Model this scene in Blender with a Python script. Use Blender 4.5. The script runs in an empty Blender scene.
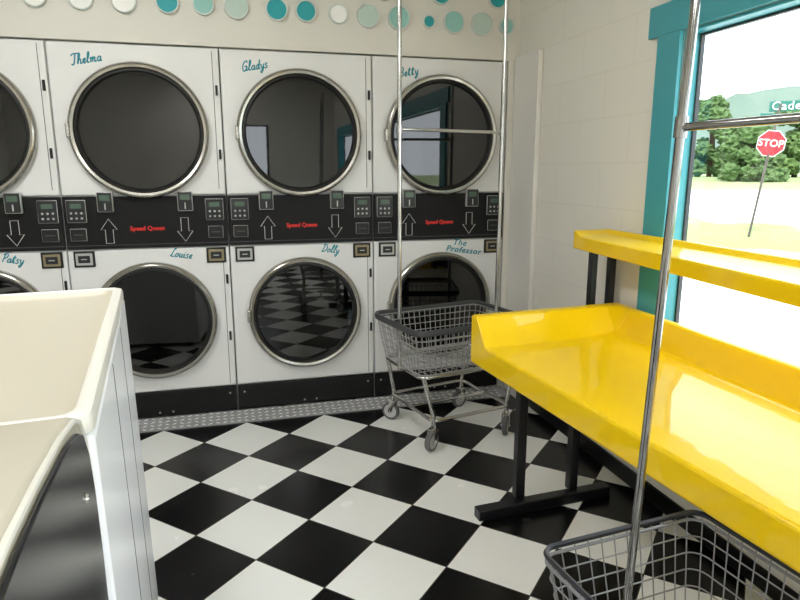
import bpy, bmesh, math, random
from mathutils import Vector, Matrix, noise
random.seed(7)
scene = bpy.context.scene
COL = scene.collection
scene.view_settings.view_transform = 'Standard'
scene.view_settings.look = 'None'
scene.view_settings.exposure = 0.36

def srgb(r, g, b):
    def f(c):
        c /= 255.0
        return c/12.92 if c <= 0.04045 else ((c+0.055)/1.055)**2.4
    return (f(r), f(g), f(b), 1.0)

# ------------------------------------------------------------------ materials
def mat(name, col, rough=0.5, metal=0.0, bump=0.0, bscale=40.0, var=0.0, vscale=3.0, emis=None, estr=0.0, ior=1.5, coat=0.0, crough=0.03):
    m = bpy.data.materials.new(name)
    m.use_nodes = True
    nt = m.node_tree
    b = nt.nodes['Principled BSDF']
    b.inputs['Base Color'].default_value = col
    b.inputs['Roughness'].default_value = rough
    b.inputs['Metallic'].default_value = metal
    b.inputs['IOR'].default_value = ior
    b.inputs['Coat Weight'].default_value = coat
    b.inputs['Coat Roughness'].default_value = crough
    if emis:
        b.inputs['Emission Color'].default_value = emis
        b.inputs['Emission Strength'].default_value = estr
    tc = nt.nodes.new('ShaderNodeTexCoord')
    if bump > 0:
        n = nt.nodes.new('ShaderNodeTexNoise')
        n.inputs['Scale'].default_value = bscale
        n.inputs['Detail'].default_value = 3
        bp = nt.nodes.new('ShaderNodeBump')
        bp.inputs['Strength'].default_value = bump
        bp.inputs['Distance'].default_value = 0.01
        nt.links.new(tc.outputs['Object'], n.inputs['Vector'])
        nt.links.new(n.outputs['Fac'], bp.inputs['Height'])
        nt.links.new(bp.outputs['Normal'], b.inputs['Normal'])
        if coat > 0: nt.links.new(bp.outputs['Normal'], b.inputs['Coat Normal'])
    if var > 0:
        n = nt.nodes.new('ShaderNodeTexNoise')
        n.inputs['Scale'].default_value = vscale
        n.inputs['Detail'].default_value = 4
        mx = nt.nodes.new('ShaderNodeMix'); mx.data_type = 'RGBA'
        mx.inputs[6].default_value = col
        mx.inputs[7].default_value = (col[0]*(1-var), col[1]*(1-var), col[2]*(1-var), 1)
        nt.links.new(tc.outputs['Object'], n.inputs['Vector'])
        nt.links.new(n.outputs['Fac'], mx.inputs[0])
        nt.links.new(mx.outputs[2], b.inputs['Base Color'])
    return m

M = {}
M['white_enamel'] = mat('white_enamel', srgb(230, 230, 228), 0.3, var=0.05, vscale=2)
M['washer_white'] = mat('washer_white', srgb(248, 250, 253), 0.25, ior=1.25)
M['washer_beige'] = mat('washer_beige', srgb(230, 228, 219), 0.3, var=0.02)
M['deck_beige'] = mat('deck_beige', srgb(198, 192, 174), 0.4, var=0.04)
M['black_panel'] = mat('black_panel', srgb(14, 13, 15), 0.55, ior=1.35)
M['kick_black'] = mat('kick_black', srgb(12, 12, 13), 0.45, ior=1.4)
M['chrome'] = mat('chrome', srgb(210, 209, 207), 0.14, 1.0)
M['pole_chrome'] = mat('pole_chrome', srgb(160, 159, 157), 0.10, 1.0)
M['ring_steel'] = mat('ring_steel', srgb(182, 179, 172), 0.2, 1.0)
M['gasket'] = mat('gasket', srgb(14, 14, 14), 0.5)
M['door_glass'] = mat('door_glass', srgb(4, 4, 4), 0.02, 0, ior=1.7, bump=0.006, bscale=9)
M['red'] = mat('red_lettering', srgb(215, 40, 30), 0.5, emis=srgb(205, 40, 30), estr=0.1)
M['white_paint'] = mat('white_lettering', srgb(220, 220, 215), 0.5)
M['teal_letter'] = mat('teal_lettering', srgb(0, 136, 152), 0.5)
M['grey_plastic'] = mat('grey_plastic', srgb(72, 74, 74), 0.45)
M['dark_plastic'] = mat('dark_plastic', srgb(26, 28, 29), 0.4)
M['silver'] = mat('silver_bezel', srgb(186, 187, 184), 0.3, 0.35)
M['brass'] = mat('brass_plate', srgb(150, 138, 108), 0.35, 0.5)
M['lcd'] = mat('lcd_green', srgb(78, 98, 84), 0.2, emis=srgb(90, 120, 100), estr=0.05)
M['slot_black'] = mat('slot_black', srgb(8, 8, 8), 0.5)
M['yellow'] = mat('yellow_gloss', srgb(243, 203, 0), 0.45, bump=0.06, bscale=14, coat=0.6, var=0.03, vscale=5, crough=0.03, ior=1.3)
M['black_steel'] = mat('black_steel', srgb(16, 17, 22), 0.35)
M['plate'] = mat('diamond_plate_metal', srgb(180, 181, 182), 0.35, 0.25, var=0.35, vscale=12)
M['plate_hi'] = mat('diamond_plate_raised', srgb(252, 253, 254), 0.25, 0.0)
M['wire'] = mat('cart_wire', srgb(182, 182, 182), 0.3, 0.6)
M['wire_dark'] = mat('cart_wire_dark', srgb(150, 150, 152), 0.3, 0.7)
M['rim'] = mat('cart_rim_plastic', srgb(72, 74, 76), 0.45)
M['rim_dark'] = mat('cart_rim_dark', srgb(34, 36, 42), 0.4)
M['rubber'] = mat('grey_rubber', srgb(96, 96, 98), 0.6)
M['hub'] = mat('wheel_hub', srgb(190, 190, 188), 0.4)
M['teal'] = mat('teal_paint', srgb(70, 160, 172), 0.4, bump=0.06, bscale=60)
M['teal_dot'] = mat('dot_teal', srgb(36, 162, 170), 0.5)
M['pale_dot'] = mat('dot_pale_teal', srgb(150, 202, 194), 0.5)
M['mint_dot'] = mat('dot_mint', srgb(192, 212, 202), 0.5)
M['white_dot'] = mat('dot_white', srgb(250, 250, 246), 0.5)
M['grey_dot'] = mat('dot_grey', srgb(165, 166, 162), 0.5)
M['dot_rim'] = mat('dot_rim', srgb(214, 222, 216), 0.5)
M['trim_white'] = mat('trim_white', srgb(234, 232, 226), 0.5)
M['wall_white'] = mat('wall_white', srgb(225, 222, 213), 0.55, bump=0.05, bscale=30, var=0.03)
M['ceiling'] = mat('ceiling_white', srgb(230, 229, 224), 0.8)
M['alu_dark'] = mat('dark_frame', srgb(58, 62, 64), 0.4)
M['lamp'] = mat('lamp_diffuser', (1, 1, 1, 1), 0.5, emis=(1, 0.99, 0.965, 1), estr=18.5)
M['lamp_body'] = mat('lamp_housing', srgb(225, 225, 222), 0.5)
M['stop_red'] = mat('stop_red', srgb(150, 16, 34), 0.5)
M['sign_white'] = mat('sign_white', srgb(220, 220, 220), 0.5)
M['sign_green'] = mat('sign_green', srgb(0, 96, 84), 0.5)
M['galv'] = mat('galvanised_post', srgb(80, 74, 68), 0.5, 0.4)
M['leaf'] = mat('foliage', srgb(98, 128, 64), 0.8, bump=0.8, bscale=4, var=0.65, vscale=2.6)
M['leaf2'] = mat('foliage_dark', srgb(88, 118, 64), 0.8, bump=0.8, bscale=4, var=0.6, vscale=2.2)
M['bark'] = mat('bark', srgb(80, 66, 50), 0.9)
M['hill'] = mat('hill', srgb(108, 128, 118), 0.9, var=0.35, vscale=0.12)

# glass (window)
def window_glass():
    m = bpy.data.materials.new('window_glass'); m.use_nodes = True
    nt = m.node_tree; nt.nodes.clear()
    o = nt.nodes.new('ShaderNodeOutputMaterial')
    t = nt.nodes.new('ShaderNodeBsdfTransparent')
    g = nt.nodes.new('ShaderNodeBsdfGlossy'); g.inputs['Roughness'].default_value = 0.02
    mx = nt.nodes.new('ShaderNodeMixShader'); mx.inputs[0].default_value = 0.05
    nt.links.new(t.outputs[0], mx.inputs[1]); nt.links.new(g.outputs[0], mx.inputs[2])
    nt.links.new(mx.outputs[0], o.inputs[0])
    return m
M['window_glass'] = window_glass()

def floor_mat():
    m = bpy.data.materials.new('checker_floor'); m.use_nodes = True
    nt = m.node_tree; b = nt.nodes['Principled BSDF']; L = nt.links.new
    tc = nt.nodes.new('ShaderNodeTexCoord')
    mp = nt.nodes.new('ShaderNodeMapping')
    s = 1/0.3048
    mp.inputs['Scale'].default_value = (s, s, 1)
    mp.inputs['Rotation'].default_value = (0, 0, math.radians(45))
    mp.inputs['Location'].default_value = (-0.241, 0.148, 0.5)
    L(tc.outputs['Object'], mp.inputs['Vector'])
    ck = nt.nodes.new('ShaderNodeTexChecker'); ck.inputs['Scale'].default_value = 1.0
    ck.inputs['Color1'].default_value = srgb(240, 241, 238)
    ck.inputs['Color2'].default_value = srgb(8, 8, 10)
    L(mp.outputs[0], ck.inputs['Vector'])
    br = nt.nodes.new('ShaderNodeTexBrick')
    br.offset = 0.0; br.squash = 1.0
    br.inputs['Scale'].default_value = 1.0
    br.inputs['Brick Width'].default_value = 1.0
    br.inputs['Row Height'].default_value = 1.0
    br.inputs['Mortar Size'].default_value = 0.007
    br.inputs['Mortar Smooth'].default_value = 0.0
    L(mp.outputs[0], br.inputs['Vector'])
    n = nt.nodes.new('ShaderNodeTexNoise'); n.inputs['Scale'].default_value = 3; n.inputs['Detail'].default_value = 8
    L(tc.outputs['Object'], n.inputs['Vector'])
    dirt = nt.nodes.new('ShaderNodeMix'); dirt.data_type = 'RGBA'; dirt.blend_type = 'MULTIPLY'
    dirt.inputs[0].default_value = 0.05
    L(ck.outputs['Color'], dirt.inputs[6]); L(n.outputs['Fac'], dirt.inputs[7])
    mx = nt.nodes.new('ShaderNodeMix'); mx.data_type = 'RGBA'
    L(br.outputs['Fac'], mx.inputs[0]); L(dirt.outputs[2], mx.inputs[6]); mx.inputs[7].default_value = srgb(60, 58, 54)
    L(mx.outputs[2], b.inputs['Base Color'])
    b.inputs['IOR'].default_value = 1.42
    n2 = nt.nodes.new('ShaderNodeTexNoise'); n2.inputs['Scale'].default_value = 6
    L(tc.outputs['Object'], n2.inputs['Vector'])
    rr = nt.nodes.new('ShaderNodeMapRange'); rr.inputs['To Min'].default_value = 0.19; rr.inputs['To Max'].default_value = 0.31
    L(n2.outputs['Fac'], rr.inputs['Value']); L(rr.outputs[0], b.inputs['Roughness'])
    return m
M['floor'] = floor_mat()

def block_mat():
    m = bpy.data.materials.new('painted_block'); m.use_nodes = True
    nt = m.node_tree; b = nt.nodes['Principled BSDF']; L = nt.links.new
    tc = nt.nodes.new('ShaderNodeTexCoord')
    sp = nt.nodes.new('ShaderNodeSeparateXYZ'); cb = nt.nodes.new('ShaderNodeCombineXYZ')
    L(tc.outputs['Object'], sp.inputs[0]); L(sp.outputs[1], cb.inputs[0]); L(sp.outputs[2], cb.inputs[1])
    br = nt.nodes.new('ShaderNodeTexBrick')
    br.inputs['Scale'].default_value = 1.0
    br.inputs['Brick Width'].default_value = 0.4
    br.inputs['Row Height'].default_value = 0.2
    br.inputs['Mortar Size'].default_value = 0.005
    br.inputs['Mortar Smooth'].default_value = 0.6
    L(cb.outputs[0], br.inputs['Vector'])
    mx = nt.nodes.new('ShaderNodeMix'); mx.data_type = 'RGBA'
    mx.inputs[6].default_value = srgb(235, 232, 222); mx.inputs[7].default_value = srgb(230, 226, 215)
    L(br.outputs['Fac'], mx.inputs[0]); L(mx.outputs[2], b.inputs['Base Color'])
    n = nt.nodes.new('ShaderNodeTexNoise'); n.inputs['Scale'].default_value = 60
    L(tc.outputs['Object'], n.inputs['Vector'])
    ad = nt.nodes.new('ShaderNodeMath'); ad.operation = 'MULTIPLY_ADD'
    L(br.outputs['Fac'], ad.inputs[0]); ad.inputs[1].default_value = -1.0; L(n.outputs['Fac'], ad.inputs[2])
    bp = nt.nodes.new('ShaderNodeBump'); bp.inputs['Strength'].default_value = 0.10; bp.inputs['Distance'].default_value = 0.003
    L(ad.outputs[0], bp.inputs['Height']); L(bp.outputs[0], b.inputs['Normal'])
    b.inputs['Roughness'].default_value = 0.4
    return m
M['block'] = block_mat()

def ground_mat():
    m = bpy.data.materials.new('outdoor_ground'); m.use_nodes = True
    nt = m.node_tree; b = nt.nodes['Principled BSDF']; L = nt.links.new
    tc = nt.nodes.new('ShaderNodeTexCoord')
    n = nt.nodes.new('ShaderNodeTexNoise'); n.inputs['Scale'].default_value = 0.4; n.inputs['Detail'].default_value = 8
    L(tc.outputs['Object'], n.inputs['Vector'])
    ln = nt.nodes.new('ShaderNodeVectorMath'); ln.operation = 'LENGTH'
    L(tc.outputs['Object'], ln.inputs[0])
    ad = nt.nodes.new('ShaderNodeMath'); ad.operation = 'MULTIPLY_ADD'
    L(n.outputs['Fac'], ad.inputs[0]); ad.inputs[1].default_value = 8.0; L(ln.outputs['Value'], ad.inputs[2])
    r = nt.nodes.new('ShaderNodeValToRGB')
    mr = nt.nodes.new('ShaderNodeMapRange'); mr.inputs['From Max'].default_value = 60
    L(ad.outputs[0], mr.inputs['Value']); L(mr.outputs[0], r.inputs[0])
    e = r.color_ramp.elements
    e[0].position = 0.0; e[0].color = srgb(212, 212, 211)
    e[1].position = 1.0; e[1].color = srgb(134, 150, 100)
    for p, c in ((0.33, (212, 212, 211)), (0.36, (118, 136, 74)), (0.50, (124, 142, 82)), (0.53, (208, 209, 207)), (0.76, (208, 209, 207)), (0.80, (134, 150, 100))):
        x = e.new(p); x.color = srgb(*c)
    L(r.outputs[0], b.inputs['Base Color'])
    b.inputs['Roughness'].default_value = 0.9
    return m
M['ground'] = ground_mat()

# ------------------------------------------------------------------ geometry helpers
def link(o, parent=None):
    COL.objects.link(o)
    if parent: o.parent = parent
    return o

def obj_bm(name, bm, m, parent=None, smooth=False, bevel=0.0, bseg=2):
    me = bpy.data.meshes.new(name)
    bmesh.ops.recalc_face_normals(bm, faces=bm.faces[:])
    bm.to_mesh(me); bm.free()
    for x in (m if isinstance(m, (list, tuple)) else [m]):
        me.materials.append(x)
    o = bpy.data.objects.new(name, me)
    link(o, parent)
    if smooth:
        for p in me.polygons: p.use_smooth = True
        me.set_sharp_from_angle(angle=math.radians(40))
    if bevel > 0:
        md = o.modifiers.new('bevel', 'BEVEL'); md.width = bevel; md.segments = bseg
        md.limit_method = 'ANGLE'; md.angle_limit = math.radians(40)
        md.harden_normals = False
        for p in me.polygons: p.use_smooth = True
        me.set_sharp_from_angle(angle=math.radians(60))
    return o

def add_box(bm, x0, x1, y0, y1, z0, z1, mi=0):
    vs = [bm.verts.new(p) for p in ((x0,y0,z0),(x1,y0,z0),(x1,y1,z0),(x0,y1,z0),(x0,y0,z1),(x1,y0,z1),(x1,y1,z1),(x0,y1,z1))]
    for f in ((0,3,2,1),(4,5,6,7),(0,1,5,4),(1,2,6,5),(2,3,7,6),(3,0,4,7)):
        fc = bm.faces.new([vs[i] for i in f]); fc.material_index = mi
    return vs

def box(name, x0, x1, y0, y1, z0, z1, m, parent=None, bevel=0.0, bseg=2):
    bm = bmesh.new(); add_box(bm, x0, x1, y0, y1, z0, z1)
    return obj_bm(name, bm, m, parent, bevel=bevel, bseg=bseg)

def tube(bm, pts, r, closed=False, seg=8, cap=True):
    pts = [Vector(p) for p in pts]
    n = len(pts); rings = []; prev = None
    for i in range(n):
        if closed: t = pts[(i+1) % n]-pts[i-1]
        else: t = pts[min(i+1, n-1)]-pts[max(i-1, 0)]
        t.normalize()
        if prev is None:
            ref = Vector((0,0,1)) if abs(t.z) < 0.9 else Vector((1,0,0))
            a = (ref - t*ref.dot(t)).normalized()
        else:
            a = (prev - t*prev.dot(t)).normalized()
        prev = a
        b = t.cross(a)
        rings.append([bm.verts.new(pts[i] + (a*math.cos(k*2*math.pi/seg)+b*math.sin(k*2*math.pi/seg))*r) for k in range(seg)])
    for i in range(n if closed else n-1):
        A = rings[i]; B = rings[(i+1) % n]
        for k in range(seg):
            bm.faces.new((A[k], A[(k+1) % seg], B[(k+1) % seg], B[k]))
    if not closed and cap:
        bm.faces.new(rings[0]); bm.faces.new(list(reversed(rings[-1])))

def lathe(bm, prof, center, axis='Y', seg=64, mi=0, mis=None):
    cx, cy, cz = center
    rings = []
    for (r, h) in prof:
        if r < 1e-6:
            if axis == 'Y': v = bm.verts.new((cx, cy+h, cz))
            elif axis == 'X': v = bm.verts.new((cx+h, cy, cz))
            else: v = bm.verts.new((cx, cy, cz+h))
            rings.append([v]); continue
        ring = []
        for k in range(seg):
            a = 2*math.pi*k/seg
            c, s = r*math.cos(a), r*math.sin(a)
            if axis == 'Y': p = (cx+c, cy+h, cz+s)
            elif axis == 'X': p = (cx+h, cy+c, cz+s)
            else: p = (cx+c, cy+s, cz+h)
            ring.append(bm.verts.new(p))
        rings.append(ring)
    for ri, (A, B) in enumerate(zip(rings, rings[1:])):
        for k in range(seg):
            k2 = (k+1) % seg
            if len(A) == 1 and len(B) == 1: continue
            if len(A) == 1: f = bm.faces.new((A[0], B[k], B[k2]))
            elif len(B) == 1: f = bm.faces.new((A[k], A[k2], B[0]))
            else: f = bm.faces.new((A[k], A[k2], B[k2], B[k]))
            f.material_index = mis[ri] if mis else mi
    return rings

def text_obj(name, body, size, m, parent, loc, rotz_in_plane=0.0, shear=0.0, extrude=0.0008, fat=0.0, base_rot=None, spacing=1.0, line=1.0, align='CENTER'):
    cu = bpy.data.curves.new(name+'_curve', 'FONT')
    cu.body = body; cu.size = size; cu.extrude = extrude; cu.offset = fat
    cu.align_x = align; cu.align_y = 'CENTER'; cu.shear = shear; cu.space_character = spacing; cu.space_line = line
    cu.resolution_u = 3
    t = bpy.data.objects.new(name+'_tmp', cu); COL.objects.link(t)
    dg = bpy.context.evaluated_depsgraph_get()
    me = bpy.data.meshes.new_from_object(t.evaluated_get(dg))
    bpy.data.objects.remove(t); bpy.data.curves.remove(cu)
    me.materials.clear(); me.materials.append(m)
    o = bpy.data.objects.new(name, me); link(o, parent)
    R = (base_rot or Matrix.Rotation(math.radians(90), 4, 'X')) @ Matrix.Rotation(rotz_in_plane, 4, 'Z')
    o.matrix_local = Matrix.Translation(loc) @ R
    return o

# hand-drawn script lettering: one pen stroke per list
GL = {
 'l': (.65, [[(0,.2),(.5,1.5),(.45,2.2),(.25,2.0),(.2,.4),(.4,0),(.65,.2)]]),
 'e': (.75, [[(0,.2),(.45,.5),(.6,.85),(.4,1),(.15,.7),(.15,.3),(.4,0),(.75,.2)]]),
 'a': (1.0, [[(.8,.85),(.5,1),(.15,.7),(.1,.3),(.35,0),(.65,.3),(.8,.95),(.75,.3),(.85,0),(1.0,.2)]]),
 'h': (1.0, [[(0,.2),(.45,1.6),(.4,2.2),(.2,2.0),(.15,0)],[(.15,.5),(.45,1),(.7,.85),(.7,.2),(.8,0),(1.0,.2)]]),
 'm': (1.45, [[(0,.7),(.15,1),(.2,0)],[(.2,.6),(.45,1),(.6,.8),(.6,0)],[(.6,.6),(.9,1),(1.05,.8),(1.05,.2),(1.2,0),(1.45,.2)]]),
 'o': (.9, [[(.5,1),(.15,.7),(.15,.25),(.4,0),(.7,.3),(.7,.75),(.5,1)],[(.6,.9),(.9,.8)]]),
 'u': (1.0, [[(0,.8),(.1,1),(.15,.3),(.35,0),(.6,.3),(.7,1),(.7,.3),(.8,0),(1,.2)]]),
 'i': (.5, [[(0,.5),(.15,1),(.15,.2),(.3,0),(.5,.2)],[(.18,1.4),(.22,1.55)]]),
 's': (.75, [[(.62,.95),(.35,1.05),(.12,.8),(.5,.42),(.5,.08),(.2,-.02),(.0,.15)]]),
 'd': (1.0, [[(.7,.85),(.45,1),(.15,.7),(.1,.3),(.35,0),(.6,.3),(.8,2.1),(.75,.3),(.85,0),(1.0,.2)]]),
 'y': (.95, [[(0,.8),(.1,1),(.2,.35),(.4,.1),(.65,.4),(.75,1),(.65,-.4),(.35,-.95),(.15,-.6),(.9,.2)]]),
 't': (.75, [[(.0,.2),(.3,1.9),(.28,.3),(.45,0),(.7,.2)],[(-.08,1.3),(.72,1.4)]]),
 'T': (1.25, [[(0,1.85),(.3,2.25),(1.5,2.2)],[(.85,2.2),(.75,1),(.6,.1),(.3,0),(.15,.25)]]),
 'L': (1.15, [[(.55,1.8),(.9,2.2),(.75,2.3),(.5,1.5),(.4,.5),(.1,0),(.3,.2),(.7,0),(1.2,.1)]]),
 'G': (1.4, [[(1.2,1.8),(1.0,2.2),(.5,2.0),(.15,1.2),(.25,.3),(.6,0),(1.0,.4),(1.15,1.0)],[(.6,1.0),(1.15,1.0),(1.1,0.1),(1.4,.2)]]),
 'D': (1.5, [[(.5,2.1),(.45,1),(.35,.1),(.1,.1),(.4,0),(1.0,.2),(1.35,1.1),(1.1,1.9),(.5,2.2),(.1,1.9)]]),
 'B': (1.3, [[(.5,2.1),(.4,0)],[(.1,1.8),(.6,2.2),(1.1,1.9),(.9,1.3),(.5,1.15),(1.1,.9),(1.1,.25),(.6,0),(.3,.2)]]),
 'P': (1.2, [[(.5,2.1),(.4,0)],[(.1,1.8),(.6,2.25),(1.15,1.9),(1.0,1.2),(.5,1.0)]]),
}
def catmull(p, n=5):
    p = [Vector((a, b)) for a, b in p]
    q = [p[0]]+p+[p[-1]]; out = []
    for i in range(1, len(q)-2):
        for k in range(n):
            t = k/n
            out.append(0.5*((2*q[i])+(-q[i-1]+q[i+1])*t+(2*q[i-1]-5*q[i]+4*q[i+1]-q[i+2])*t*t+(-q[i-1]+3*q[i]-3*q[i+1]+q[i+2])*t**3))
    out.append(p[-1]); return out
def script_text(name, body, xh, m, parent, loc, ang, pen=0.0030, track=0.10):
    bm = bmesh.new()
    width = sum((GL[c][0] if c in GL else .6)+track for c in body)
    x = -width/2
    for c in body:
        if c not in GL: x += .6; continue
        w, st = GL[c]
        for s in st:
            pts = [(( (x+p.x)+(p.y)*0.28)*xh, 0, (p.y-0.9)*xh) for p in catmull(s)]
            tube(bm, pts, pen, seg=6)
        x += w+track
    for v in bm.verts: v.co.y *= 0.4
    o = obj_bm(name, bm, m, parent, smooth=True)
    o.matrix_local = Matrix.Translation(loc) @ Matrix.Rotation(-ang, 4, 'Y')
    return o

def root(name, loc, label, cat, rotz=0.0, group=None):
    e = bpy.data.objects.new(name, None)
    e.empty_display_size = 0.1
    e.location = loc; e.rotation_euler = (0, 0, rotz)
    COL.objects.link(e)
    e['label'] = label; e['category'] = cat
    if group: e['group'] = group
    return e

def copy_thing(src, parent=None):
    o = src.copy(); COL.objects.link(o)
    if parent: o.parent = parent
    for c in list(src.children): copy_thing(c, o)
    return o

def structure(o):
    o['kind'] = 'structure'; return o

# ------------------------------------------------------------------ room shell
RX = 1.65
WT = 0.08
structure(box('floor', -3.2, RX+WT, -3.4, 4.6, -0.12, 0.0, M['floor']))
structure(box('ceiling', -3.2, RX+WT, -3.4, 4.6, 2.72, 2.85, M['ceiling']))
bm = bmesh.new()
add_box(bm, -3.0, RX, 3.505, 3.60, 1.985, 2.72)
add_box(bm, 1.585, RX, 3.50, 3.60, 0, 1.985)
add_box(bm, -3.0, -1.625, 3.50, 3.60, 0, 1.985)
add_box(bm, -3.2, RX+WT, 4.45, 4.6, 0, 2.72)
structure(obj_bm('wall_back', bm, M['wall_white'], bevel=0.003))
structure(box('wall_left', -3.2, -3.0, -3.2, 4.45, 0, 2.72, M['wall_white']))
W1 = (0.10, 2.10); W2 = (-2.7, -0.35); ZS, ZT = 0.74, 1.875
bm = bmesh.new()
add_box(bm, RX, RX+WT, -3.2, 4.45, 0, ZS)
add_box(bm, RX, RX+WT, -3.2, 4.45, ZT, 2.72)
add_box(bm, RX, RX+WT, W1[1], 4.45, ZS, ZT)
add_box(bm, RX, RX+WT, W2[1], W1[0], ZS, ZT)
add_box(bm, RX, RX+WT, -3.2, W2[0], ZS, ZT)
structure(obj_bm('wall_right', bm, M['block']))
FW = [(0.25, 0.62, 1.25, 2.05), (-2.7, -2.2, 1.0, 2.05)]
bm = bmesh.new()
add_box(bm, -3.2, -2.7, -3.4, -3.2, 0, 2.72)
add_box(bm, -2.7, -2.2, -3.4, -3.2, 0, 1.0); add_box(bm, -2.7, -2.2, -3.4, -3.2, 2.05, 2.72)
add_box(bm, -2.2, 0.25, -3.4, -3.2, 0, 2.72)
add_box(bm, 0.25, 0.62, -3.4, -3.2, 0, 1.25); add_box(bm, 0.25, 0.62, -3.4, -3.2, 2.05, 2.72)
add_box(bm, 0.62, RX+WT, -3.4, -3.2, 0, 2.72)
structure(obj_bm('wall_front', bm, M['wall_white']))
structure(box('trim_1', RX-0.03, RX-0.001, 3.20, 3.495, 0.0, 2.0, M['trim_white'], bevel=0.004))
structure(box('baseboard_right', RX-0.014, RX-0.001, -3.19, 3.20, 0.0, 0.075, M['kick_black'], bevel=0.003))
structure(box('baseboard_left', -2.999, -2.986, -3.19, 3.49, 0.0, 0.13, M['kick_black'], bevel=0.003))

def build_window(name, y0, y1):
    bm = bmesh.new()
    tw = 0.13
    x0, x1 = RX-0.020, RX-0.001
    add_box(bm, x0, x1, y0-tw, y1+0.19, ZT, ZT+0.115)
    add_box(bm, x0, x1, y1, y1+tw, ZS-0.05, ZT)
    add_box(bm, x0, x1, y0-tw, y0, ZS-0.05, ZT)
    add_box(bm, x0, x1, y0, y1, ZS-0.05, ZS)
    xr = RX+WT-0.005
    add_box(bm, RX, xr, y1-0.012, y1-0.001, ZS, ZT)
    add_box(bm, RX, xr, y0+0.001, y0+0.012, ZS, ZT)
    add_box(bm, RX, xr, y0+0.012, y1-0.012, ZT-0.012, ZT-0.001)
    add_box(bm, RX, xr, y0+0.012, y1-0.012, ZS+0.001, ZS+0.012)
    w = structure(obj_bm(name, bm, M['teal'], bevel=0.002))
    bm = bmesh.new()
    a, b = y0+0.012, y1-0.012
    fx0, fx1 = RX+0.058, RX+0.074
    fw = 0.009
    add_box(bm, fx0, fx1, a, a+fw, ZS+0.012, ZT-0.012)
    add_box(bm, fx0, fx1, b-fw, b, ZS+0.012, ZT-0.012)
    add_box(bm, fx0, fx1, a+fw, b-fw, ZT-0.012-fw, ZT-0.012)
    add_box(bm, fx0, fx1, a+fw, b-fw, ZS+0.012, ZS+0.012+fw)
    obj_bm('window_frame', bm, M['alu_dark'], w)
    box('window_pane', RX+0.064, RX+0.067, a+fw, b-fw, ZS+0.021, ZT-0.021, M['window_glass'], w)
build_window('window_1', *W1)
build_window('window_2', *W2)
bm = bmesh.new()
for (a, b, z0, z1) in FW:
    add_box(bm, a, a+0.03, -3.32, -3.26, z0, z1); add_box(bm, b-0.03, b, -3.32, -3.26, z0, z1)
    add_box(bm, a+0.03, b-0.03, -3.32, -3.26, z0, z0+0.02); add_box(bm, a+0.03, b-0.03, -3.32, -3.26, z1-0.02, z1)
structure(obj_bm('window_3', bm, M['alu_dark']))

# diamond plate threshold
bm = bmesh.new()
X0, X1 = -1.6, 1.60
vs = [bm.verts.new(p) for p in ((X0,3.36,0.001),(X1,3.36,0.001),(X1,3.497,0.020),(X0,3.497,0.020),(X0,3.36,0.006),(X1,3.36,0.006),(X1,3.497,0.026),(X0,3.497,0.026))]
for f in ((0,3,2,1),(4,5,6,7),(0,1,5,4),(1,2,6,5),(2,3,7,6),(3,0,4,7)): bm.faces.new([vs[i] for i in f])
k = 0
x = X0+0.025
while x < X1-0.025:
    for j in range(4):
        y = 3.377+j*0.034
        z = 0.006+(y-3.36)*0.146
        ang = math.radians(45 if (k+j) % 2 else -45)
        c, s = math.cos(ang), math.sin(ang)
        pts = []
        for (u, v, h) in ((0.022,0,0),(0,0.008,0),(-0.022,0,0),(0,-0.008,0),(0,0,0.004)):
            pts.append(bm.verts.new((x+u*c-v*s, y+(u*s+v*c)*0.8, z+h)))
        for q in range(4):
            f = bm.faces.new((pts[q], pts[(q+1) % 4], pts[4])); f.material_index = 1
    x += 0.038; k += 1
structure(obj_bm('trim_2', bm, [M['plate'], M['plate_hi']]))

# ------------------------------------------------------------------ wall dots
dots = [(-1.42,2.17,.055,'grey_dot'),(-1.24,2.18,.05,'white_dot'),(-1.06,2.17,.052,'grey_dot'),
 (-0.84,2.175,.055,'white_dot'),(-0.64,2.175,.055,'white_dot'),(-0.45,2.175,.058,'white_dot'),
 (-0.25,2.18,.055,'teal_dot'),(-0.08,2.18,.052,'pale_dot'),(0.08,2.178,.060,'mint_dot'),(0.28,2.178,.056,'teal_dot'),(0.43,2.178,.054,'teal_dot'),
 (0.60,2.175,.050,'white_dot'),(0.76,2.175,.060,'mint_dot'),(0.93,2.175,.062,'pale_dot'),(1.10,2.165,.035,'teal_dot'),(1.245,2.17,.060,'pale_dot'),
 (1.41,2.17,.062,'mint_dot'),(1.56,2.165,.045,'pale_dot'),
 (-0.95,2.33,.05,'teal_dot'),(-0.54,2.31,.04,'teal_dot'),(-0.16,2.305,.045,'white_dot'),(0.18,2.30,.042,'white_dot'),
 (0.52,2.30,.045,'pale_dot'),(0.85,2.30,.045,'teal_dot'),(1.17,2.31,.055,'teal_dot'),(1.50,2.31,.055,'teal_dot')]
dot_desc = {'teal_dot':'bright teal disc with pale rim on the wall above dryers','pale_dot':'pale teal disc with light rim on the wall above dryers',
 'mint_dot':'pale mint disc with light rim on the wall above dryers','white_dot':'white disc with light rim on the wall above dryers','grey_dot':'light grey disc with pale rim on the wall above dryers'}
for i, (x, z, r, c) in enumerate(dots):
    bm = bmesh.new()
    lathe(bm, [(0,0.004),(r-0.007,0.004),(r-0.006,-0.003),(r-0.001,-0.004),(r,-0.002),(r,0.018)], (0,-0.018,0), 'Y', 40, mis=[0,1,1,1,1])
    o = obj_bm('wall_dot', bm, [M[c], M['dot_rim']], smooth=True)
    o.location = (x, 3.504, z)
    o['label'] = dot_desc[c]; o['category'] = 'wall decoration'; o['group'] = 'coloured dots above the dryers'

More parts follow.
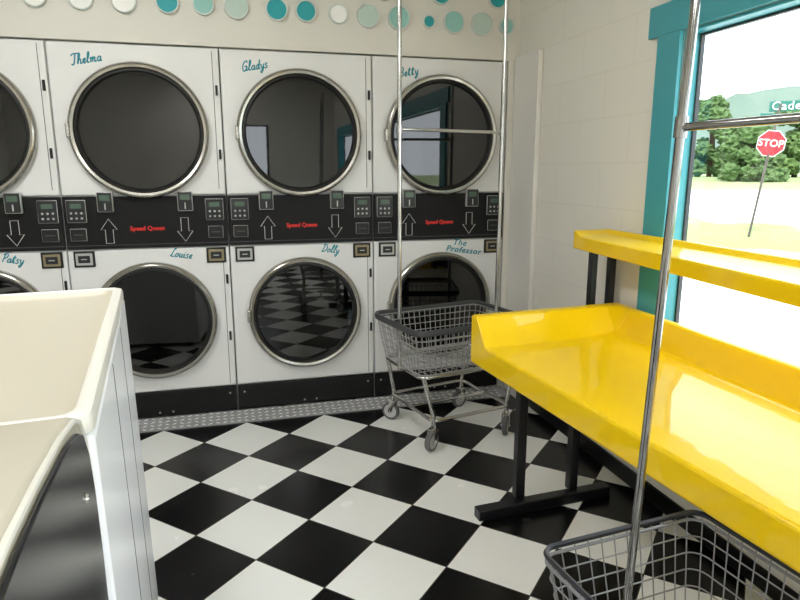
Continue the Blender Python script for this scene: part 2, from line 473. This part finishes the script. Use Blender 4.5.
# ------------------------------------------------------------------ stacked dryers
def arrow_mesh(name, parent, cx, cz, h, up=True):
    w = h*0.62; s = w*0.24
    pts = [(-s,-h/2),(-s,0.06*h),(-w/2,0.06*h),(0,h/2),(w/2,0.06*h),(s,0.06*h),(s,-h/2)]
    sg = 1 if up else -1
    bm = bmesh.new()
    tube(bm, [(cx+x, -0.008, cz+sg*z) for x, z in pts], 0.0016, closed=True, seg=6)
    return obj_bm(name, bm, M['white_paint'], parent)

def build_dryer():
    r = root('stacked_dryer', (0, 3.5, 0), 'white double stacked dryer with round glass doors', 'dryer')
    box('cabinet', -0.398, 0.398, 0.021, 0.88, 0.024, 1.98, M['white_enamel'], r, 0.004)
    box('front_panel', -0.397, 0.397, 0.0, 0.020, 1.243, 1.975, M['white_enamel'], r, 0.007, 3)
    box('front_panel', -0.397, 0.397, 0.0, 0.020, 0.178, 0.964, M['white_enamel'], r, 0.007, 3)
    bm = bmesh.new()
    tube(bm, [(0.365,-0.0002,1.272),(0.365,-0.0002,1.962)], 0.0016, seg=6)
    tube(bm, [(0.365,-0.0002,0.19),(0.365,-0.0002,0.955)], 0.0016, seg=6)
    obj_bm('panel_seam', bm, M['grey_plastic'], r)
    kp = box('kick_plate', -0.396, 0.396, 0.004, 0.020, 0.028, 0.172, M['kick_black'], r, 0.004)
    for x in (-0.36, -0.02, 0.05, 0.36):
        bm = bmesh.new(); lathe(bm, [(0,-0.003),(0.005,-0.002),(0.006,0)], (x, 0.004, 0.13 if abs(x) > 0.2 else 0.05), 'Y', 12)
        obj_bm('screw', bm, M['silver'], kp)
    cp = box('control_panel', -0.396, 0.396, -0.006, 0.020, 0.971, 1.237, M['black_panel'], r, 0.003)
    arrow_mesh('arrow_emblem', cp, -0.19, 1.062, 0.125, True)
    arrow_mesh('arrow_emblem', cp, 0.18, 1.062, 0.125, False)
    text_obj('lettering', 'Speed Queen', 0.031, M['red'], cp, (-0.005, -0.0075, 1.072), fat=0.0007)
    box('panel_line', -0.396, 0.396, -0.0075, -0.0062, 0.988, 0.991, M['grey_plastic'], cp)
    for x in (-0.335, 0.335):
        mm = box('control_module', x-0.046, x+0.046, -0.012, -0.0062, 1.108, 1.222, M['silver'], cp, 0.003)
        box('module_face', x-0.0435, x+0.0435, -0.015, -0.0122, 1.1105, 1.2195, M['dark_plastic'], mm, 0.002)
        box('display', x-0.026, x+0.026, -0.017, -0.0152, 1.180, 1.204, M['lcd'], mm)
        for i in range(3):
            for j in range(2):
                bm = bmesh.new()
                lathe(bm, [(0,-0.004),(0.005,-0.003),(0.006,0)], (x-0.024+i*0.024, -0.0152, 1.156-j*0.026), 'Y', 12)
                obj_bm('button', bm, M['silver'], mm, smooth=True)
        pl = box('card_slot', x-0.038, x+0.038, -0.010, -0.0062, 1.015, 1.078, M['silver'], cp, 0.002)
        box('slot_face', x-0.036, x+0.036, -0.0125, -0.0102, 1.017, 1.076, M['slot_black'], pl, 0.001)
        box('slot_strip', x-0.022, x+0.022, -0.014, -0.0127, 1.044, 1.049, M['grey_plastic'], pl)
    for x in (-0.195, 0.19):
        mm = box('display_box', x-0.038, x+0.038, -0.030, -0.0062, 1.160, 1.262, M['silver'], cp, 0.004)
        box('module_face', x-0.034, x+0.034, -0.033, -0.0302, 1.164, 1.258, M['dark_plastic'], mm, 0.002)
        box('display', x-0.024, x+0.024, -0.035, -0.0332, 1.218, 1.246, M['lcd'], mm)
        box('coin_slot', x-0.003, x+0.003, -0.035, -0.0332, 1.172, 1.204, M['silver'], mm)
    box('bracket', -0.10, 0.10, -0.012, -0.0005, 1.243, 1.250, M['grey_plastic'], r)
    for x in (-0.32, 0.33):
        mm = box('coin_box', x-0.050, x+0.050, -0.010, -0.0005, 0.880, 0.962, M['slot_black'], r, 0.003)
        box('coin_plate', x-0.040, x+0.040, -0.016, -0.0102, 0.890, 0.952, M['silver'] if x < 0 else M['brass'], mm, 0.003)
        box('coin_recess', x-0.028, x+0.028, -0.0175, -0.0162, 0.903, 0.940, M['dark_plastic'], mm, 0.001)
        box('slot', x-0.014, x+0.014, -0.0190, -0.0176, 0.919, 0.924, M['silver'], mm)
    for (cz, R) in ((1.56, 0.332), (0.578, 0.318)):
        d = bpy.data.objects.new('door', None); d.location = (0, 0, cz); link(d, r)
        bm = bmesh.new()
        lathe(bm, [(R-0.003,-0.0005),(R,-0.010),(R,-0.030),(R-0.005,-0.040),(R-0.014,-0.045),(R-0.026,-0.042),(R-0.034,-0.030),(R-0.034,-0.010)], (0,0,0), 'Y', 72)
        obj_bm('door_ring', bm, M['ring_steel'], d, smooth=True)
        bm = bmesh.new()
        lathe(bm, [(R-0.0335,-0.031),(R-0.041,-0.033),(R-0.048,-0.026),(R-0.050,-0.010)], (0,0,0), 'Y', 72)
        obj_bm('gasket', bm, M['gasket'], d, smooth=True)
        bm = bmesh.new()
        lathe(bm, [(R-0.045,-0.016),(0,-0.016)], (0,0,0), 'Y', 72)
        obj_bm('door_window', bm, M['door_glass'], d)
        for dz in (-0.11, 0.21):
            box('hinge', 0.374, 0.386, -0.012, -0.0005, dz-0.025, dz+0.025, M['slot_black'], d, 0.002)
        bm = bmesh.new()
        add_box(bm, -R-0.006, -R+0.012, -0.050, -0.0005, -0.035, 0.035)
        obj_bm('door_handle', bm, M['ring_steel'], d, bevel=0.006, bseg=3)
    return r

base = build_dryer()
names = [('', 'Patsy'), ('Thelma', 'Louise'), ('Gladys', 'Dolly'), ('Betty', None)]
dryers = [base] + [copy_thing(base) for _ in range(3)]
for i, (d, (up, lo)) in enumerate(zip(dryers, names)):
    d.location = (-1.22+0.8*i, 3.5, 0)
    d['group'] = 'stacked dryers along the wall'
    d['label'] = ['white stacked dryer with Patsy decal, beside the washers', 'white stacked dryer with Thelma and Louise decals',
                  'white stacked dryer with Gladys and Dolly decals', 'white stacked dryer with Betty and Professor decals near the corner'][i]
    if up:
        script_text('name_decal', up, 0.0215, M['teal_letter'], d, (-0.225 if i < 3 else -0.195, -0.0015, 1.900), math.radians(11), track=0.10 if i < 3 else 0.2)
    if lo:
        script_text('name_decal', lo, 0.0200, M['teal_letter'], d, (0.15, -0.0015, 0.932), math.radians(-9), 0.0027)
    else:
        text_obj('name_decal', 'The', 0.050, M['teal_letter'], d, (0.125, -0.0015, 0.946), math.radians(-8), shear=0.25, fat=0.0008, spacing=1.14)
        text_obj('name_decal', 'Professor', 0.050, M['teal_letter'], d, (0.150, -0.0015, 0.900), math.radians(-8), shear=0.25, fat=0.0008, spacing=1.14)

# ------------------------------------------------------------------ folding table
def build_table():
    r = root('folding_table', (1.3, 1.3, 0), 'glossy yellow folding table with raised lip on black steel legs', 'table')
    inv = Vector((-1.3, -1.3, 0))
    def P(x, y, z): return Vector((x, y, z))+inv
    A, B, C, D = Vector((0.905,2.28)), Vector((1.615,2.34)), Vector((1.60,0.30)), Vector((1.06,0.30))
    zs, zl, zb = 0.70, 0.805, 0.606
    S = [0, 0.02, 0.5, 0.83, 0.86, 0.945, 0.97, 1.0]
    hS = [0, 0, 0, 0, .06, 1, 1, 1]
    T = [0, 0.012, 0.025, 0.062, 0.075, 0.3, 0.6, 1.0]
    hT = [1, 1, 1, .06, 0, 0, 0, 0]
    bm = bmesh.new(); G = []
    for j, t in enumerate(T):
        row = []
        for i, s in enumerate(S):
            p = (A.lerp(D, t)).lerp(B.lerp(C, t), s)
            z = zs+(zl-zs)*max(hS[i], hT[j])
            row.append(bm.verts.new(P(p.x, p.y, z)))
        G.append(row)
    for j in range(len(T)-1):
        for i in range(len(S)-1):
            bm.faces.new((G[j][i], G[j][i+1], G[j+1][i+1], G[j+1][i]))
    peri = [G[0][i] for i in range(len(S))] + [G[j][-1] for j in range(1, len(T))] + [G[-1][i] for i in range(len(S)-2, -1, -1)] + [G[j][0] for j in range(len(T)-2, 0, -1)]
    low = [bm.verts.new((v.co.x, v.co.y, zb)) for v in peri]
    n = len(peri)
    for k in range(n): bm.faces.new((peri[k], low[k], low[(k+1) % n], peri[(k+1) % n]))
    bm.faces.new(low)
    obj_bm('tabletop', bm, M['yellow'], r, bevel=0.010, bseg=3)
    def bar(name, x0,x1,y0,y1,z0,z1):
        bm = bmesh.new(); add_box(bm, x0-1.3,x1-1.3,y0-1.3,y1-1.3,z0,z1)
        obj_bm(name, bm, M['black_steel'], r, bevel=0.004)
    for yy in (2.17, 0.75):
        bar('leg', 1.07, 1.11, yy-0.02, yy+0.02, 0.045, 0.606)
        bar('leg', 1.315, 1.353, yy-0.02, yy+0.02, 0.045, 0.606)
        bm = bmesh.new()
        a = math.radians(4)
        add_box(bm, -0.31, 0.31, -0.025, 0.025, 0, 0.045)
        bmesh.ops.rotate(bm, verts=bm.verts[:], cent=(0,0,0), matrix=Matrix.Rotation(a if yy > 1 else 0, 3, 'Z'))
        bmesh.ops.translate(bm, verts=bm.verts[:], vec=(1.195-1.3, yy-0.03-1.3, 0) if yy > 1 else (1.22-1.3, yy-1.3, 0))
        obj_bm('foot_bar', bm, M['black_steel'], r, bevel=0.004)
    ox, oy = 1.3, 1.3
    bm = bmesh.new()
    q = [Vector((1.432,2.43)), Vector((1.618,2.45)), Vector((1.61,0.35)), Vector((1.285,0.35))]
    S = [0, .03, .85, .92, 1]; hs = [0,0,0,1,1]
    T = [0, .008, .016, .03, 1]; ht = [1,1,.5,0,0]
    G = []
    for j, t in enumerate(T):
        row = []
        for i, s in enumerate(S):
            p = q[0].lerp(q[3], t).lerp(q[1].lerp(q[2], t), s)
            row.append(bm.verts.new((p.x-ox, p.y-oy, 1.092+0.022*max(hs[i], ht[j]))))
        G.append(row)
    for j in range(4):
        for i in range(4):
            bm.faces.new((G[j][i], G[j][i+1], G[j+1][i+1], G[j+1][i]))
    peri = [G[0][i] for i in range(5)]+[G[j][-1] for j in range(1, 5)]+[G[-1][i] for i in range(3, -1, -1)]+[G[j][0] for j in range(3, 0, -1)]
    low = [bm.verts.new((v.co.x, v.co.y, 1.036)) for v in peri]; n = len(peri)
    for k in range(n): bm.faces.new((peri[k], low[k], low[(k+1) % n], peri[(k+1) % n]))
    bm.faces.new(low)
    obj_bm('upper_shelf', bm, M['yellow'], r, bevel=0.007, bseg=3)
    for (x, y) in ((1.508, 2.385), (1.600, 2.385)):
        bm = bmesh.new(); add_box(bm, x-0.014-ox, x+0.014-ox, y-0.017-oy, y+0.017-oy, 0.62, 1.036)
        obj_bm('shelf_post', bm, M['black_steel'], r, bevel=0.003)
    bm = bmesh.new(); add_box(bm, 1.49-ox, 1.615-ox, 2.335-oy, 2.368-oy, 0.63, 0.67)
    obj_bm('shelf_bracket', bm, M['black_steel'], r)
    bm = bmesh.new(); add_box(bm, 1.50-ox, 1.56-ox, 0.42-oy, 0.45-oy, 0.69, 1.036)
    obj_bm('shelf_post', bm, M['black_steel'], r)
build_table()

# ------------------------------------------------------------------ laundry carts
def rrect(a, b, r, z, n=5):
    pts = []
    for (cx, cy, a0) in ((a-r, b-r, 0), (-a+r, b-r, 90), (-a+r, -b+r, 180), (a-r, -b+r, 270)):
        for k in range(n+1):
            t = math.radians(a0+90*k/n)
            pts.append((cx+r*math.cos(t), cy+r*math.sin(t), z))
    return pts
def resample(pts, step):
    pts = [Vector(p) for p in pts]; n = len(pts)
    segs = [(pts[i], pts[(i+1) % n]) for i in range(n)]
    tot = sum((b-a).length for a, b in segs)
    N = int(tot/step); out = []; i = 0; acc = 0
    for k in range(N):
        target = tot*k/N
        while acc+(segs[i][1]-segs[i][0]).length < target:
            acc += (segs[i][1]-segs[i][0]).length; i += 1
        a, b = segs[i]; out.append(a.lerp(b, (target-acc)/max((b-a).length, 1e-9)))
    return out

def build_cart(loc, rotz, a, b, zt, zb, rim_mat, label, barz, topz, base_a, base_b, pole_x, rimh, lean=0.0, wr=0.0024, pr=0.0105, cr=0.05, wm='wire', step=0.034, pm='chrome', rw=0.008, tp=0.84):
    r = root('laundry_cart', loc, label, 'laundry cart', rotz, 'laundry carts')
    bm = bmesh.new()
    prof = [(-0.004,0.0),(rw,0.003),(rw+0.004,-0.35*rimh),(rw,-0.95*rimh),(-0.002,-rimh)]
    loops = []
    for (off, dz) in prof:
        loops.append([bm.verts.new(p) for p in rrect(a+off, b+off, cr+off, zt+dz, 8)])
    n = len(loops[0])
    for q in range(len(prof)):
        A = loops[q]; B = loops[(q+1) % len(prof)]
        for k in range(n): bm.faces.new((A[k], A[(k+1) % n], B[(k+1) % n], B[k]))
    obj_bm('basket_rim', bm, rim_mat, r, smooth=True)
    bm = bmesh.new()
    H = zt-0.02-zb
    levels = 6
    for k in range(levels+1):
        f = k/levels
        s = 1-(1-tp)*f
        tube(bm, rrect(a*s, b*s, cr, zt-0.02-H*f), wr+0.0003 if 0 < k < levels else 0.004, closed=True, seg=6)
    top = resample(rrect(a, b, cr, zt-0.012, 8), step)
    for p in top:
        tube(bm, [p, (p.x*tp, p.y*tp, zb)], wr, seg=5, cap=False)
    nx = int(2*a*tp/0.04)
    for k in range(1, nx):
        x = -a*tp+2*a*tp*k/nx
        tube(bm, [(x, -b*tp, zb), (x, b*tp, zb)], wr, seg=5, cap=False)
    ny = int(2*b*tp/0.07)
    for k in range(1, ny):
        y = -b*tp+2*b*tp*k/ny
        tube(bm, [(-a*tp, y, zb-0.003), (a*tp, y, zb-0.003)], wr, seg=5, cap=False)
    obj_bm('wire_basket', bm, M[wm], r, smooth=True)
    bm = bmesh.new()
    zc = 0.145
    tube(bm, rrect(base_a, base_b, 0.04, zc+0.01), 0.009, closed=True, seg=10)
    tube(bm, rrect(a*tp-0.005, b*tp-0.005, 0.05, zb-0.014), 0.010, closed=True, seg=10)
    for sx in (-1, 1):
        for sy in (-1, 1):
            tube(bm, [(sx*(base_a-0.012), sy*(base_b-0.012), zc-0.02), (sx*(base_a-0.012), sy*(base_b-0.012), zc+0.03),
                      (sx*(a*tp-0.02), sy*(b*tp-0.02), zb-0.015)], 0.011, seg=10)
    tube(bm, [(-base_a, 0, zc+0.01), (base_a, 0, zc+0.01)], 0.008, seg=8)
    obj_bm('frame', bm, M['chrome'], r, smooth=True)
    def yo(z): return lean*(z-zb)/(topz-zb)
    for sx in (-1, 1):
        bm = bmesh.new(); tube(bm, [(sx*pole_x, 0, zb-0.02), (sx*pole_x, lean, topz)], pr, seg=14)
        obj_bm('pole', bm, M[pm], r, smooth=True)
        bm = bmesh.new(); tube(bm, [(sx*pole_x, yo(barz-.02), barz-0.02), (sx*pole_x, yo(barz+.02), barz+0.02)], pr+0.004, seg=14)
        obj_bm('collar', bm, M[pm], r, smooth=True)
    for z in (barz, topz):
        bm = bmesh.new(); tube(bm, [(-pole_x, yo(z), z), (pole_x, yo(z), z)], 0.0080, seg=12)
        obj_bm('hanging_bar', bm, M[pm], r, smooth=True)
    R = 0.05
    k = 0
    for sx in (-1, 1):
        for sy in (-1, 1):
            c = bpy.data.objects.new('caster', None)
            c.location = (sx*(base_a-0.012), sy*(base_b-0.012), 0); link(c, r)
            c.rotation_euler = (0, 0, [0.5, -0.9, 0.8, 0.2][k]); k += 1
            bm = bmesh.new()
            lathe(bm, [(R-0.012,-0.014),(R-0.003,-0.013),(R,-0.008),(R,0.008),(R-0.003,0.013),(R-0.012,0.014)], (-0.018, 0, R), 'Y', 28)
            obj_bm('wheel', bm, M['rubber'], c, smooth=True)
            bm = bmesh.new()
            lathe(bm, [(0,-0.013),(0.012,-0.015),(0.016,-0.010),(R-0.013,-0.012),(R-0.011,0),(R-0.013,0.012),(0.016,0.010),(0.012,0.015),(0,0.013)], (-0.018,0,R), 'Y', 24)
            obj_bm('wheel_hub', bm, M['hub'], c, smooth=True)
            bm = bmesh.new()
            for s in (-1, 1):
                y0, y1 = (s*0.019, s*0.022)
                y0, y1 = min(y0, y1), max(y0, y1)
                vs = [(-0.028,0.045),(-0.008,0.045),(0.016,0.108),(-0.020,0.108)]
                f = [bm.verts.new((x, y0, z)) for x, z in vs]; g = [bm.verts.new((x, y1, z)) for x, z in vs]
                bm.faces.new(f); bm.faces.new(g[::-1])
                for q in range(4): bm.faces.new((f[q], f[(q+1)%4], g[(q+1)%4], g[q]))
            add_box(bm, -0.020, 0.018, -0.022, 0.022, 0.105, 0.111)
            tube(bm, [(0,0,0.108),(0,0,0.13)], 0.012, seg=12)
            tube(bm, [(-0.018,-0.025,R),(-0.018,0.025,R)], 0.005, seg=8)
            obj_bm('fork', bm, M['chrome'], c)
    return r

build_cart((1.085, 3.03, 0), math.radians(12.5), 0.330, 0.245, 0.625, 0.39, M['rim'],
           'chrome laundry cart with grey basket and hanging rack by the dryers', 1.56, 2.25, 0.235, 0.230, 0.300, 0.030, tp=0.88)
ax = math.radians(-84)
build_cart((0.832, 0.77, 0), ax, 0.31, 0.215, 0.597, 0.36, M['rim_dark'],
           'wire laundry cart with dark rim beside the yellow table', 1.45, 2.05, 0.225, 0.185, 0.285, 0.009, lean=0.06, wr=0.0016, pr=0.009, cr=0.035, wm='wire_dark', step=0.034, pm='pole_chrome', rw=0.003)

# ------------------------------------------------------------------ washers
def build_washers():
    a = math.radians(6.25)
    r = root('washing_machine', (-0.327, 1.92, 0), 'white washing machine with recessed beige top deck', 'washing machine', a)
    bm = bmesh.new()
    vs = add_box(bm, -0.74, 0.034, -1.03, 0.006, 0.03, 1.008)
    for v in bm.verts:
        if v.co.x > 0 and v.co.z > 0.5: v.co.x = 0.014
    obj_bm('cabinet', bm, M['washer_white'], r, bevel=0.010, bseg=3)
    bm = bmesh.new()
    for y in (-0.30, -0.62):
        sv = add_box(bm, 0.030, 0.0345, y-0.0015, y+0.0015, 0.05, 0.99)
        for v in sv:
            if v.co.z > 0.5: v.co.x -= 0.0193
    obj_bm('side_seam', bm, M['grey_plastic'], r)
    bm = bmesh.new()
    def rr(ax0, ax1, ay0, ay1, rad, z, n=6):
        pts = []
        for (cx, cy, a0) in ((ax1-rad, ay1-rad, 0), (ax0+rad, ay1-rad, 90), (ax0+rad, ay0+rad, 180), (ax1-rad, ay0+rad, 270)):
            for k in range(n+1):
                t = math.radians(a0+90*k/n)
                pts.append(bm.verts.new((cx+rad*math.cos(t), cy+rad*math.sin(t), z)))
        return pts
    X0, X1, Y0, Y1 = -0.75, 0.014, -1.04, 0.008
    spec = [(0.003,0.03,1.009),(0,0.03,1.012),(0,0.03,1.030),(0.003,0.028,1.037),(0.010,0.026,1.040),(0.020,0.028,1.040),(0.025,0.03,1.037),(0.029,0.032,1.027),(0.034,0.035,1.024),(0.060,0.05,1.023)]
    loops = [rr(X0+o, X1-o, Y0+o, Y1-o, rd, z) for o, rd, z in spec]
    n = len(loops[0])
    for li, (A, B) in enumerate(zip(loops, loops[1:])):
        for k in range(n):
            f = bm.faces.new((A[k], A[(k+1) % n], B[(k+1) % n], B[k]))
            f.material_index = 1 if li >= 6 else 0
    f = bm.faces.new(loops[-1]); f.material_index = 1
    bm.faces.new(loops[0][::-1])
    obj_bm('top_deck', bm, [M['washer_beige'], M['deck_beige']], r, smooth=True)
    for x in (-0.68, -0.05):
        for y in (-0.98, -0.05):
            bm = bmesh.new(); tube(bm, [(x,y,0),(x,y,0.035)], 0.02, seg=12); obj_bm('foot', bm, M['dark_plastic'], r)
    r2 = root('washing_machine', (-0.327, 1.92, 0), 'white washing machine with dark curved side panel and raised hood', 'washing machine', a)
    prof = [(-1.045,0.03),(-1.045,0.70),(-1.050,0.85),(-1.062,0.96),(-1.085,1.030),(-1.12,1.070),(-1.17,1.090),(-1.26,1.108),(-1.40,1.126),(-1.50,1.136),(-1.62,1.140),(-1.62,0.03)]
    def prism(bm, pr, x0, x1):
        f = [bm.verts.new((x0,y,z)) for y,z in pr]; g = [bm.verts.new((x1,y,z)) for y,z in pr]
        bm.faces.new(f); bm.faces.new(g[::-1]); n = len(pr)
        for q in range(n): bm.faces.new((f[q], f[(q+1)%n], g[(q+1)%n], g[q]))
    bm = bmesh.new(); prism(bm, prof, -0.74, 0.008)
    obj_bm('cabinet', bm, M['deck_beige'], r2, bevel=0.006, bseg=2)
    bm = bmesh.new()
    tube(bm, [(0.009, y-0.005, z-0.005) for y, z in prof[:-1] if z > 0.1], 0.0035, seg=8)
    obj_bm('edge_trim', bm, M['washer_beige'], r2, smooth=True)
    prof2 = [(-1.060,0.20),(-1.060,0.70),(-1.065,0.85),(-1.078,0.950),(-1.100,1.014),(-1.133,1.052),(-1.178,1.072),(-1.26,1.090),(-1.40,1.108),(-1.50,1.118),(-1.60,1.122),(-1.60,0.20)]
    bm = bmesh.new(); prism(bm, prof2, 0.0085, 0.014)
    ep = obj_bm('end_panel', bm, mat('tinted_panel', srgb(28, 30, 36), 0.2), r2, bevel=0.003)
    bm = bmesh.new(); lathe(bm, [(0,0.004),(0.005,0.003),(0.006,0)], (0.014,-1.17,0.985), 'X', 16)
    obj_bm('screw', bm, M['chrome'], ep, smooth=True)
    for x in (-0.68, -0.05):
        for y in (-1.56, -1.10):
            bm = bmesh.new(); tube(bm, [(x,y,0),(x,y,0.035)], 0.02, seg=12); obj_bm('foot', bm, M['dark_plastic'], r2)
build_washers()

# ------------------------------------------------------------------ ceiling lamps
def lamp(x, y):
    r = root('ceiling_lamp', (x, y, 2.72), 'white fluorescent ceiling lamp', 'lamp', 0, 'ceiling lamps')
    box('housing', -0.18, 0.18, -0.62, 0.62, -0.06, -0.001, M['lamp_body'], r, 0.005)
    box('diffuser', -0.15, 0.15, -0.59, 0.59, -0.075, -0.0605, M['lamp'], r, 0.004)
for p in ((-0.7, 1.8), (0.6, -0.9), (-1.9, -0.6), (-0.3, -2.2)): lamp(*p)

# ------------------------------------------------------------------ outdoors
bm = bmesh.new()
def gz(x, y):
    r0 = math.hypot(x, y)
    d = max(0.0, math.hypot(x-1.8, y)-1.5)
    z = -0.13-min(d/18, 1)*0.52
    if r0 > 24: z += min((r0-24)/34, 1.0)*1.45
    return z
xs = [-60+6*i for i in range(10)]+[0, 1.9, 3, 5, 8, 12, 16, 20, 26, 30, 34, 38, 42, 46, 50, 60, 90, 140, 220]
ys = [-60, -40, -25, -15, -8, -4, 0, 4, 8, 12, 16, 20, 26, 30, 34, 38, 42, 46, 50, 60, 90, 140, 220]
V = [[bm.verts.new((x, y, gz(x, y))) for x in xs] for y in ys]
for j in range(len(ys)-1):
    for i in range(len(xs)-1):
        bm.faces.new((V[j][i], V[j][i+1], V[j+1][i+1], V[j+1][i]))
g = obj_bm('outdoor_ground', bm, M['ground'], smooth=True)
g['kind'] = 'structure'

def sign():
    r = root('stop_sign', (15.5, 15.6, -0.65), 'red octagonal stop sign with street name blades on leaning post', 'road sign')
    bm = bmesh.new(); tube(bm, [(-0.22,0.14,0),(0.48,0.22,3.95)], 0.035, seg=8); obj_bm('post', bm, M['galv'], r)
    F = Matrix.Rotation(math.radians(-58), 4, 'Z')
    def oct_(name, R, y0, y1, m, c):
        bm = bmesh.new()
        f = [bm.verts.new((R*math.cos(math.radians(22.5+45*k)), y0, R*math.sin(math.radians(22.5+45*k)))) for k in range(8)]
        g = [bm.verts.new((v.co.x, y1, v.co.z)) for v in f]
        bm.faces.new(f); bm.faces.new(g[::-1])
        for k in range(8): bm.faces.new((f[k], f[(k+1)%8], g[(k+1)%8], g[k]))
        o = obj_bm(name, bm, m, r); o.matrix_local = Matrix.Translation(c) @ F @ Matrix.Rotation(math.radians(7), 4, 'Y')
        return o
    c = Vector((0.29, 0.19, 2.80))
    oct_('sign_border', 0.41, -0.075, -0.06, M['sign_white'], c)
    oct_('sign_face', 0.385, -0.085, -0.076, M['stop_red'], c)
    o = text_obj('lettering', 'STOP', 0.29, M['sign_white'], r, (0,0,0), fat=0.004, extrude=0.003)
    o.matrix_local = Matrix.Translation(c) @ F @ Matrix.Rotation(math.radians(7), 4, 'Y') @ Matrix.Translation((0,-0.09,0)) @ Matrix.Rotation(math.radians(90),4,'X')
    T0 = Matrix.Translation((0.47, 0.22, 3.88)) @ Matrix.Rotation(math.radians(-45), 4, 'Z')
    bm = bmesh.new(); add_box(bm, -0.28, 0.76, -0.01, 0.01, -0.15, 0.15)
    o = obj_bm('street_name_blade', bm, M['sign_green'], r, bevel=0.006); o.matrix_local = T0
    bm = bmesh.new(); add_box(bm, -0.6, 0.6, -0.01, 0.01, -0.11, 0.11)
    o = obj_bm('street_name_blade', bm, M['sign_green'], r, bevel=0.006)
    o.matrix_local = Matrix.Translation((0.46, 0.22, 3.56)) @ Matrix.Rotation(math.radians(-8),4,'Z')
    o = text_obj('lettering', 'Cade', 0.34, M['sign_white'], r, (0,0,0), fat=0.0, extrude=0.003, align='LEFT', spacing=1.08)
    o.matrix_local = T0 @ Matrix.Translation((-0.22,-0.03,0)) @ Matrix.Rotation(math.radians(90),4,'X')
sign()

def tree(x, y, h, w, m, sd):
    z0 = gz(x, y)-0.1
    r = root('tree', (x, y, z0), 'leafy green tree beyond the grass', 'tree', 0, 'trees across the lot')
    bm = bmesh.new(); tube(bm, [(0,0,-0.2),(0.1,0,h*0.3),(0,0.1,h*0.6)], 0.22, seg=8); obj_bm('trunk', bm, M['bark'], r)
    rnd = random.Random(sd)
    bm = bmesh.new()
    for k in range(46):
        a = rnd.random()*6.28; rr = w*(0.25+0.52*rnd.random())
        zz = rnd.random()
        rr *= (1-0.45*zz)
        c = Vector((rr*math.cos(a), rr*math.sin(a), h*(0.06+0.80*zz)))
        s = w*(0.10+0.14*rnd.random())
        ret = bmesh.ops.create_icosphere(bm, subdivisions=3, radius=1.0)
        for v in ret['verts']:
            n = v.co.normalized()
            f = 1+0.4*noise.noise(n*2.1+Vector((sd, k, 0)))+0.7*noise.noise(n*8+Vector((k, sd, 3)))
            v.co = c+Vector((n.x*s*f, n.y*s*f, n.z*s*0.85*f))
            v.co.z = max(v.co.z, 0.05)
    obj_bm('foliage', bm, m, r)
u = Vector((0.66, -0.75)).normalized()
for row, (dist, off, hh) in enumerate(((53.5, 0.0, 4.7), (61, 3.1, 6.6))):
    for i in range(8):
        p = Vector((0.707, 0.707))*dist + u*((i-4.2)*6.3+off)
        tree(p.x, p.y, hh+0.7*math.sin(i*2.3+row), 3.0, M['leaf'] if (i+row) % 2 else M['leaf2'], i+1+row*20)
bm = bmesh.new()
pts = []
for k in range(81):
    a = math.radians(10+k*0.9)
    d = 190
    hh = 21.5+3*noise.noise(Vector((k*0.09, 0, 0)))+1.2*noise.noise(Vector((k*0.9, 3, 0)))-max(0, k-38)*0.22
    pts.append((d*math.cos(a), d*math.sin(a), hh))
lo = [bm.verts.new((x, y, -1)) for x, y, z in pts]; hi = [bm.verts.new((x*1.05, y*1.05, z)) for x, y, z in pts]
bk = [bm.verts.new((x*1.12, y*1.12, -1)) for x, y, z in pts]
for k in range(80):
    bm.faces.new((lo[k], lo[k+1], hi[k+1], hi[k])); bm.faces.new((hi[k], hi[k+1], bk[k+1], bk[k]))
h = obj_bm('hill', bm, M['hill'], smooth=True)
h['label'] = 'hazy distant wooded hill on the horizon'; h['category'] = 'hill'

# ------------------------------------------------------------------ world + sun + camera
w = bpy.data.worlds.new('World'); scene.world = w; w.use_nodes = True
bg = w.node_tree.nodes['Background']
bg.inputs['Color'].default_value = (0.87, 0.94, 1.0, 1); bg.inputs['Strength'].default_value = 3.4
s = bpy.data.lights.new('sun', 'SUN'); s.energy = 3.5; s.angle = math.radians(0.6); s.color = (1, 0.96, 0.88)
so = bpy.data.objects.new('sun', s); COL.objects.link(so)
dirv = Vector((0.35, 0.45, -0.82))
so.rotation_euler = dirv.to_track_quat('-Z', 'Y').to_euler()
so.location = (0, 0, 10)

cam = bpy.data.cameras.new('camera'); cam.sensor_width = 36; cam.lens = 28.125; cam.clip_start = 0.05; cam.clip_end = 500
co = bpy.data.objects.new('camera', cam); COL.objects.link(co)
co.location = (0, 0, 1.37)
co.rotation_euler = (math.radians(90-11.75), 0, math.radians(-15))
scene.camera = co
